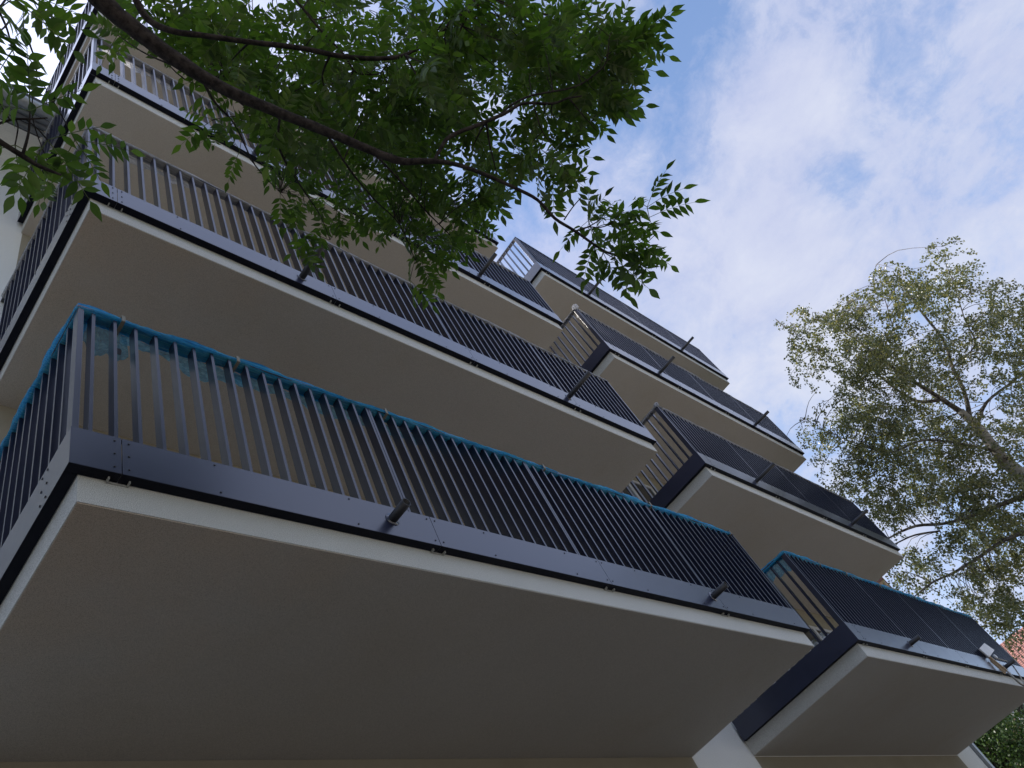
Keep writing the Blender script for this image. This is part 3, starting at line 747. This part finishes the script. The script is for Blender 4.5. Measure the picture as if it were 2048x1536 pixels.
def bclump(cx, cy, rx, ry, n, dt=1.0, dens=1.0):
    for _ in range(int(n*1.1)):
        if _ % 4 == 0:
            a, r_ = rng.uniform(0, 2*math.pi), math.sqrt(rng.random())
            t = BT+(-1.0 if cx < 1800 else 0)+rng.normal()*dt
            pc = at(cx+1.12*rx*r_*math.cos(a), cy+1.12*ry*r_*math.sin(a), t)
        p = pc+rng.normal(size=3)*.11
        if p[0] < 15.6 and p[1] > -1.0: p[1] = -1.0-rng.random()
        if _ % 4 == 0 and rng.random() < (.9 if (cy < 640 or cx < 1700) else .5):
            i = np.argmin(np.linalg.norm(BPt-p, axis=1)); q0 = BPt[i]; mid = (q0+p)/2+np.array([0,0,.12*np.linalg.norm(p-q0)])
            bb.tube(smooth_path([q0, mid, p], 3), list(np.linspace(.010,.003,7)), 4, False)
        # a hanging string of leaves
        L = rng.uniform(.2,.6); h = unit(np.array([rng.normal()*.5, rng.normal()*.5, -1])); st_ = unit(np.array([rng.normal(), rng.normal(), .3]))
        m = int(L*40*dens); cur = p.copy(); dirv = st_.copy(); step = L/m
        path = [cur.copy()]
        for q in range(m):
            dirv = unit(dirv+h*.16); cur = cur+dirv*step; path.append(cur.copy())
            for z in range(2):
                dd = unit(rng.normal(size=3)+dirv*.5+G*.4); s = rng.uniform(.042,.070)
                bl.small(cur+rng.normal(size=3)*.035, dd, unit(rng.normal(size=3)+np.array([0,0,.7])), s, s*.8)
        if rng.random() < .5: bb.tube([path[0], path[len(path)//2], path[-1]], [.003,.0022,.0015], 3, False)
for c in [(1880,520,14,18,14),(1900,560,30,22,30),(1860,585,35,20,32),(1925,565,18,16,10),(1770,545,20,10,14),(1810,570,26,16,26),(1845,590,20,16,16),(1775,585,22,14,16),(1790,610,24,12,14),
          (1725,615,26,22,26),(1780,645,22,22,14),(1615,625,14,12,8),(1650,650,32,22,34),(1690,640,24,20,22),(1580,665,16,16,9),(1600,690,22,20,14),(1635,700,28,18,20),(1700,690,40,28,48),(1750,700,40,26,48),(1790,680,26,22,26),
          (1585,735,14,14,6),(1640,745,24,12,10),(1700,745,30,18,24),(1745,760,36,20,34),(1800,735,44,30,50),(1860,700,40,36,46),(1900,640,30,26,22),(1920,680,34,30,28),(1975,590,26,16,16),(2000,610,16,10,6),
          (1990,650,40,22,34),(2030,640,30,30,30),(2040,590,16,20,12),(2020,700,34,34,44),(1960,700,26,24,16),(1840,760,44,24,40),(1900,760,40,26,36),(1965,760,30,28,18),(2030,780,34,36,44),
          (1735,815,30,16,30),(1700,820,20,12,12),(1790,825,30,16,22),(1850,830,44,26,48),(1910,860,44,26,48),(1610,835,22,12,10),(1640,850,26,12,14),(1590,860,14,10,5),(1680,850,26,16,20),(1730,870,40,22,44),(1800,880,50,26,60),
          (1870,900,50,30,60),(1950,900,44,26,40),(2020,860,34,28,36),(2030,940,34,30,40),(1640,885,30,14,22),(1690,905,34,20,34),(1600,890,14,16,6),(1760,930,50,26,64),(1840,950,50,26,64),(1920,960,50,30,64),(2000,980,44,26,50),
          (1635,945,22,14,16),(1680,955,26,16,28),(1730,980,36,22,44),(1780,1000,40,24,48),(1850,1010,46,22,52),(1930,1020,46,26,56),(2010,1040,42,26,48),(1790,1040,24,16,14),(1740,1020,24,14,12),
          (1900,1080,30,18,26),(1960,1080,40,26,48),(2020,1100,36,30,46),(1885,1110,20,12,8),(1990,1140,44,28,52),(1940,1150,30,18,24),(1820,1110,18,12,9),(1810,1140,26,18,22),(1850,1150,24,18,16),(1795,1175,20,12,10),(1860,1180,18,10,8),
          (1930,1195,30,16,20),(1980,1200,36,20,36),(2030,1200,30,26,34),(1910,1225,14,10,4),(1960,1235,26,12,18),(2000,1250,24,12,16),(2035,1250,20,16,14),(2060,900,20,300,50),(2090,700,40,120,50)]:
    bclump(*c)
# rest of the crown, to the right of the picture
for _ in range(420):
    p = np.array([bp[0]+rng.normal()*1.5, bp[1]-.6+rng.normal()*1.3-1.0, rng.uniform(4, 8.5)])
    if p[1] > -2.2: p[1] -= 1.2
    L = rng.uniform(.4,.9)
    for q in range(18):
        cur = p+G*L*q/18+rng.normal(size=3)*.08; s = rng.uniform(.04,.06)
        bl.small(cur, unit(rng.normal(size=3)+G*.4), unit(rng.normal(size=3)), s, s*.8)
bb.build('branches', MAT['birchtwig'], birch)
bl.build('foliage', MAT['birchleaf'], birch)

# ------------------------------------------------------------------ broad leaved tree at the bottom right
hp = at(2010, 1500, 26)
hz_ = empty('broadleaf_tree', (hp[0], hp[1]+.6, 0), 'dense sunlit green tree beyond the corner of the building, lower right edge', 'tree')
hb = MB(); q = [(hp[0], hp[1]+.6, -.1), (hp[0]+.1, hp[1]+.7, 2), (hp[0], hp[1]+.5, 4.2), (hp[0]+.2, hp[1]+.6, 6)]
hb.tube(smooth_path(q, 4), list(np.linspace(.22,.05,13)), 12, True, 0, .05); hb.build('trunk', MAT['ashbark'], hz_)
hb = MB(); hl = Leaves(); cc = np.array([hp[0]+.3, hp[1]+.9, 5.2])
lobes = []
for _ in range(64):
    dv = unit(rng.normal(size=3)); dv[2] = abs(dv[2])*1.0-.25
    c = cc+dv*np.array([3.0,3.2,2.7])*rng.uniform(.45,1.0); lobes.append((c, rng.uniform(.5,.95)))
    hb.tube(smooth_path([cc+np.array([0,0,-1.2]), (cc+c)/2+np.array([0,0,-.2]), c], 3), list(np.linspace(.05,.01,7)), 5, True)
for c, r_ in lobes:
    for _ in range(600):
        dv = unit(rng.normal(size=3)); rr = r_*(.55+.5*rng.random())
        p = c+dv*rr*np.array([1,1,.8]); s = rng.uniform(.06,.10)
        hl.small(p, unit(dv*.6+rng.normal(size=3)*.6+G*.4), unit(dv+np.array([0,0,.8])+rng.normal(size=3)*.5), s, s*.75)
hb.build('branches', MAT['ashbark'], hz_); hl.build('foliage', MAT['hazelleaf'], hz_)

# ------------------------------------------------------------------ two houses far behind
def tile_mat():
    m, nt, out = mat('red_roof_tiles')
    p = N(nt, 'ShaderNodeBsdfPrincipled', Roughness=.75)
    tc = nt.nodes.new('ShaderNodeTexCoord'); br = nt.nodes.new('ShaderNodeTexBrick')
    br.offset = 0; br.inputs['Scale'].default_value = 1
    br.inputs['Brick Width'].default_value = .30; br.inputs['Row Height'].default_value = .36; br.inputs['Mortar Size'].default_value = .06
    br.inputs['Mortar Smooth'].default_value = .3
    br.inputs['Color1'].default_value = (.42,.18,.13,1); br.inputs['Color2'].default_value = (.50,.22,.16,1); br.inputs['Mortar'].default_value = (.05,.018,.012,1)
    nt.links.new(tc.outputs['UV'], br.inputs['Vector']); n = noise(nt, .8, 4)
    nt.links.new(mixc(nt, mth(nt, 'MULTIPLY', n, .35), br.outputs[0], (.28,.13,.10)), p.inputs['Base Color'])
    nt.links.new(bump(nt, br.outputs['Fac'], -.6, .04), p.inputs['Normal'])
    nt.links.new(p.outputs[0], out.inputs[0]); return m
MAT['tiles'] = tile_mat()
MAT['ochre'] = stucco('ochre_render', (.30,.20,.13), (.34,.23,.15), .05)
MAT['cream'] = stucco('cream_render', (.55,.50,.42), (.60,.55,.47), .05)
def house(root, c, ax, w, dp, he, hr, wallm, over=.5):
    """gabled house: ridge along ax, eaves height he, ridge height hr"""
    ax = unit(np.array([ax[0], ax[1], 0.])); ay = np.array([-ax[1], ax[0], 0.])
    def P3(a, b_, z): return np.array(c)+ax*a+ay*b_+np.array([0,0,z])
    b_ = MB(); w2, d2 = w/2, dp/2
    v = [P3(-w2,-d2,0),P3(w2,-d2,0),P3(w2,d2,0),P3(-w2,d2,0),P3(-w2,-d2,he),P3(w2,-d2,he),P3(w2,d2,he),P3(-w2,d2,he),P3(-w2,0,hr-.1),P3(w2,0,hr-.1)]
    b_.add(v, [(0,1,5,4),(1,2,6,9,5),(2,3,7,6),(3,0,4,8,7)])
    b_.build('wall', wallm, root)
    for s_ in (-1, 1):
        sl = math.hypot(d2, hr-he); e = (hr-he)/d2
        v = [P3(-w2-over, s_*(d2+over), he-e*over), P3(w2+over, s_*(d2+over), he-e*over), P3(w2+over, 0, hr), P3(-w2-over, 0, hr)]
        me = bpy.data.meshes.new('roof'); o3 = np.array(world_loc(root))
        v2 = v+[p+np.array([0,0,.16]) for p in v]
        me.from_pydata([tuple(p-o3) for p in v2], [], [(0,1,2,3),(7,6,5,4),(0,4,5,1),(1,5,6,2),(2,6,7,3),(3,7,4,0)])
        uv = me.uv_layers.new(name='uv'); SL = math.hypot(d2+over, hr-he+e*over)
        co = {0:(0,0),1:(w+2*over,0),2:(w+2*over,SL),3:(0,SL)}
        for lp in me.loops: uv.data[lp.index].uv = co[lp.vertex_index % 4]
        me.materials.append(MAT['tiles']); me.update()
        o = bpy.data.objects.new('roof', me); COL.objects.link(o); o.parent = root
    # windows in the long faces
    for fl in range(int(he//3)):
        for a in np.arange(-w2+1.6, w2-1, 2.8):
            g = MB()
            for s_ in (-1,):
                q = [P3(a-.55, s_*(d2+.02), fl*3+1.0), P3(a+.55, s_*(d2+.02), fl*3+1.0), P3(a+.55, s_*(d2+.02), fl*3+2.5), P3(a-.55, s_*(d2+.02), fl*3+2.5)]
                q2 = [p-ay*s_*.1 for p in q]; g.add(q+q2, [(0,1,2,3),(7,6,5,4),(0,4,5,1),(1,5,6,2),(2,6,7,3),(3,7,4,0)])
            fo = g.build('window', MAT['frame'], root)
            g = MB()
            q = [P3(a-.46, -(d2+.03), fl*3+1.09), P3(a+.46, -(d2+.03), fl*3+1.09), P3(a+.46, -(d2+.03), fl*3+2.41), P3(a-.46, -(d2+.03), fl*3+2.41)]
            q2 = [p+ay*.02 for p in q]; g.add(q+q2, [(0,1,2,3),(7,6,5,4),(0,4,5,1),(1,5,6,2),(2,6,7,3),(3,7,4,0)])
            g.build('pane', MAT['glass'], fo)
T1 = 80.
pr = at(2003, 1292, T1); pe = at(2043, 1331, T1-2.6)
d_h = unit(np.array([ray(2030,1300)[0], ray(2030,1300)[1], 0])); perp = np.array([d_h[1], -d_h[0], 0])
dpt = 9.0; ctr = np.array([pr[0], pr[1], 0])+perp*3.0
hr_ = pr[2]; he_ = hr_-3.0
# ridge runs across the view; the near slope faces the camera
hroot = empty('tiled_house', (ctr[0], ctr[1], 0), 'distant house with a red tiled roof showing past the lowest right balcony', 'house')
axr = perp if np.dot(np.array([-perp[1], perp[0], 0]), d_h) > 0 else -perp
house(hroot, ctr, axr, 14, dpt, he_, hr_, MAT['cream'])
T2 = 52.
p2 = at(1764, 1156, T2); d2_ = unit(np.array([ray(1764,1156)[0], ray(1764,1156)[1], 0])); perp2 = np.array([d2_[1], -d2_[0], 0])
c2 = np.array([p2[0], p2[1], 0])-perp2*4.0+d2_*4
r2 = empty('ochre_house', (c2[0], c2[1], 0), 'distant ochre house corner glimpsed between the right balconies and the birch', 'house')
ax2 = perp2 if np.dot(np.array([-perp2[1], perp2[0], 0]), d2_) > 0 else -perp2
house(r2, c2, ax2, 8, 8, p2[2]-.1, p2[2]+.35, MAT['ochre'], .05)

# ------------------------------------------------------------------ light
SUN_AZ, SUN_EL = math.radians(112), math.radians(50)     # direction towards the sun, anticlockwise from +X
sd_ = Vector((math.cos(SUN_AZ)*math.cos(SUN_EL), math.sin(SUN_AZ)*math.cos(SUN_EL), math.sin(SUN_EL)))
sl = bpy.data.lights.new('sun', 'SUN'); sl.energy = 4.6; sl.angle = math.radians(.8); sl.color = (1, .93, .84)
so = bpy.data.objects.new('sun', sl); COL.objects.link(so); so.rotation_euler = (-sd_).to_track_quat('-Z', 'Y').to_euler(); so.location = (0, 0, 40)

w = bpy.data.worlds.new('World'); scene.world = w; w.use_nodes = True
nt = w.node_tree; nt.nodes.clear()
out = nt.nodes.new('ShaderNodeOutputWorld'); bg = nt.nodes.new('ShaderNodeBackground'); bg.inputs[1].default_value = .10
sky = nt.nodes.new('ShaderNodeTexSky'); sky.sky_type = 'NISHITA'; sky.sun_disc = False
sky.sun_elevation = SUN_EL; sky.sun_rotation = math.pi/2-SUN_AZ; sky.air_density = 1.0; sky.dust_density = .2; sky.ozone_density = 3.0
tc = nt.nodes.new('ShaderNodeTexCoord'); DV = tc.outputs['Generated']
sep = nt.nodes.new('ShaderNodeSeparateXYZ'); nt.links.new(DV, sep.inputs[0])
# project the view direction on a cloud layer overhead
zc = mth(nt, 'MAXIMUM', sep.outputs[2], .06)
cv = nt.nodes.new('ShaderNodeCombineXYZ')
nt.links.new(mth(nt, 'DIVIDE', sep.outputs[0], zc), cv.inputs[0]); nt.links.new(mth(nt, 'DIVIDE', sep.outputs[1], zc), cv.inputs[1])
def wn(scale, detail, rough, dist=0., off=(0,0,0)):
    mp = nt.nodes.new('ShaderNodeMapping'); mp.inputs['Location'].default_value = off; mp.inputs['Scale'].default_value = (1, 1, 1.5); nt.links.new(DV, mp.inputs[0])
    n = nt.nodes.new('ShaderNodeTexNoise'); n.inputs['Scale'].default_value = scale; n.inputs['Detail'].default_value = detail
    n.inputs['Roughness'].default_value = rough; n.inputs['Distortion'].default_value = dist; nt.links.new(mp.outputs[0], n.inputs['Vector']); return n.outputs['Fac']
n1 = wn(6.5, 10, .64, .25, (3.1,1.7,0)); n2 = wn(20, 8, .68, .35, (0,5,0)); n3 = wn(2.2, 3, .5, 0, (8,2,0))
cover = mth(nt, 'ADD', mth(nt, 'MULTIPLY', n1, .55), mth(nt, 'MULTIPLY', n2, .36))
# where the cloud deck is thin (blue shows) or thick, as directions in the sky
def blob(px, py, amt, size):
    d = ray(px, py)
    dp = nt.nodes.new('ShaderNodeVectorMath'); dp.operation = 'DOT_PRODUCT'; nt.links.new(DV, dp.inputs[0]); dp.inputs[1].default_value = tuple(d)
    k = 1.0/(1-math.cos(math.radians(size)))
    g = mth(nt, 'MULTIPLY', mth(nt, 'SUBTRACT', 1, dp.outputs['Value']), -k)
    return mth(nt, 'MULTIPLY', mth(nt, 'EXPONENT', g, 0), amt)
for q_ in [(1395,30,-.20,3.5),(1450,130,-.10,4),(1360,290,-.14,5),(1390,340,-.08,4),(1650,370,-.13,2.5),(1700,330,-.06,2.5),(1800,120,-.04,3),(1820,210,-.05,2.5),(1850,600,-.16,3.5),(1600,60,-.05,5),(960,380,-.10,5),(1060,120,-.08,6),
           (1490,180,.12,4),(1560,220,.08,6),(1480,500,.10,9),(1600,480,.08,8),(60,100,.25,14),(1420,420,.08,5),(1700,620,.04,8),(2000,400,.03,8)]:
    cover = mth(nt, 'ADD', cover, blob(*q_))
cl = ramp(nt, cover, [(.30, (.10,)*3), (.41, (.48,)*3), (.49, (.84,)*3), (.60, (1,)*3)])
bright = mth(nt, 'ADD', mth(nt, 'MULTIPLY', n1, .5), mth(nt, 'MULTIPLY', n3, .5))
ccol = ramp(nt, bright, [(.30, (4.5,5.0,7.5)), (.48, (5.3,5.8,7.9)), (.66, (6.7,7.1,8.5))])
# brighter cloud towards the sun
sb = nt.nodes.new('ShaderNodeVectorMath'); sb.operation = 'DOT_PRODUCT'; nt.links.new(DV, sb.inputs[0]); sb.inputs[1].default_value = tuple(sd_)
glow = mth(nt, 'POWER', mth(nt, 'MAXIMUM', sb.outputs['Value'], 0), 5)
front = mth(nt, 'MAXIMUM', mth(nt, 'SUBTRACT', mth(nt, 'MULTIPLY', sep.outputs[1], -1), .58), 0)  # boost added to the unseen sky facing the facade, to light it
# unseen sky opposite the building, shaped for its light: boosted high up, dimmed low down
hi = nt.nodes.new('ShaderNodeMapRange'); hi.interpolation_type = 'SMOOTHSTEP'; nt.links.new(sep.outputs[2], hi.inputs[0]); hi.inputs[1].default_value = .25; hi.inputs[2].default_value = .62
fr = nt.nodes.new('ShaderNodeMapRange'); fr.interpolation_type = 'SMOOTHSTEP'; nt.links.new(mth(nt, 'MULTIPLY', sep.outputs[1], -1), fr.inputs[0]); fr.inputs[1].default_value = .22; fr.inputs[2].default_value = .6
low = mth(nt, 'SUBTRACT', 1, mth(nt, 'MULTIPLY', mth(nt, 'MULTIPLY', fr.outputs[0], mth(nt, 'SUBTRACT', 1, hi.outputs[0])), .75))
gm0 = mth(nt, 'ADD', mth(nt, 'MULTIPLY_ADD', glow, 1.7, 1.0), mth(nt, 'MULTIPLY', mth(nt, 'MULTIPLY', front, hi.outputs[0]), 9.0))
gm = mth(nt, 'MULTIPLY', gm0, low)
sc = nt.nodes.new('ShaderNodeVectorMath'); sc.operation = 'SCALE'; nt.links.new(ccol, sc.inputs[0]); nt.links.new(gm, sc.inputs['Scale'])
skm = nt.nodes.new('ShaderNodeVectorMath'); skm.operation = 'SCALE'; nt.links.new(sky.outputs[0], skm.inputs[0]); skm.inputs['Scale'].default_value = 2.6
nt.links.new(mixc(nt, cl, skm.outputs[0], sc.outputs[0]), bg.inputs[0])
nt.links.new(bg.outputs[0], out.inputs[0])

scene.view_settings.view_transform = 'Standard'; scene.view_settings.look = 'None'; scene.view_settings.exposure = .1; scene.view_settings.gamma = 1
scene.render.engine = 'CYCLES'
scene.cycles.max_bounces = 8; scene.cycles.transparent_max_bounces = 12
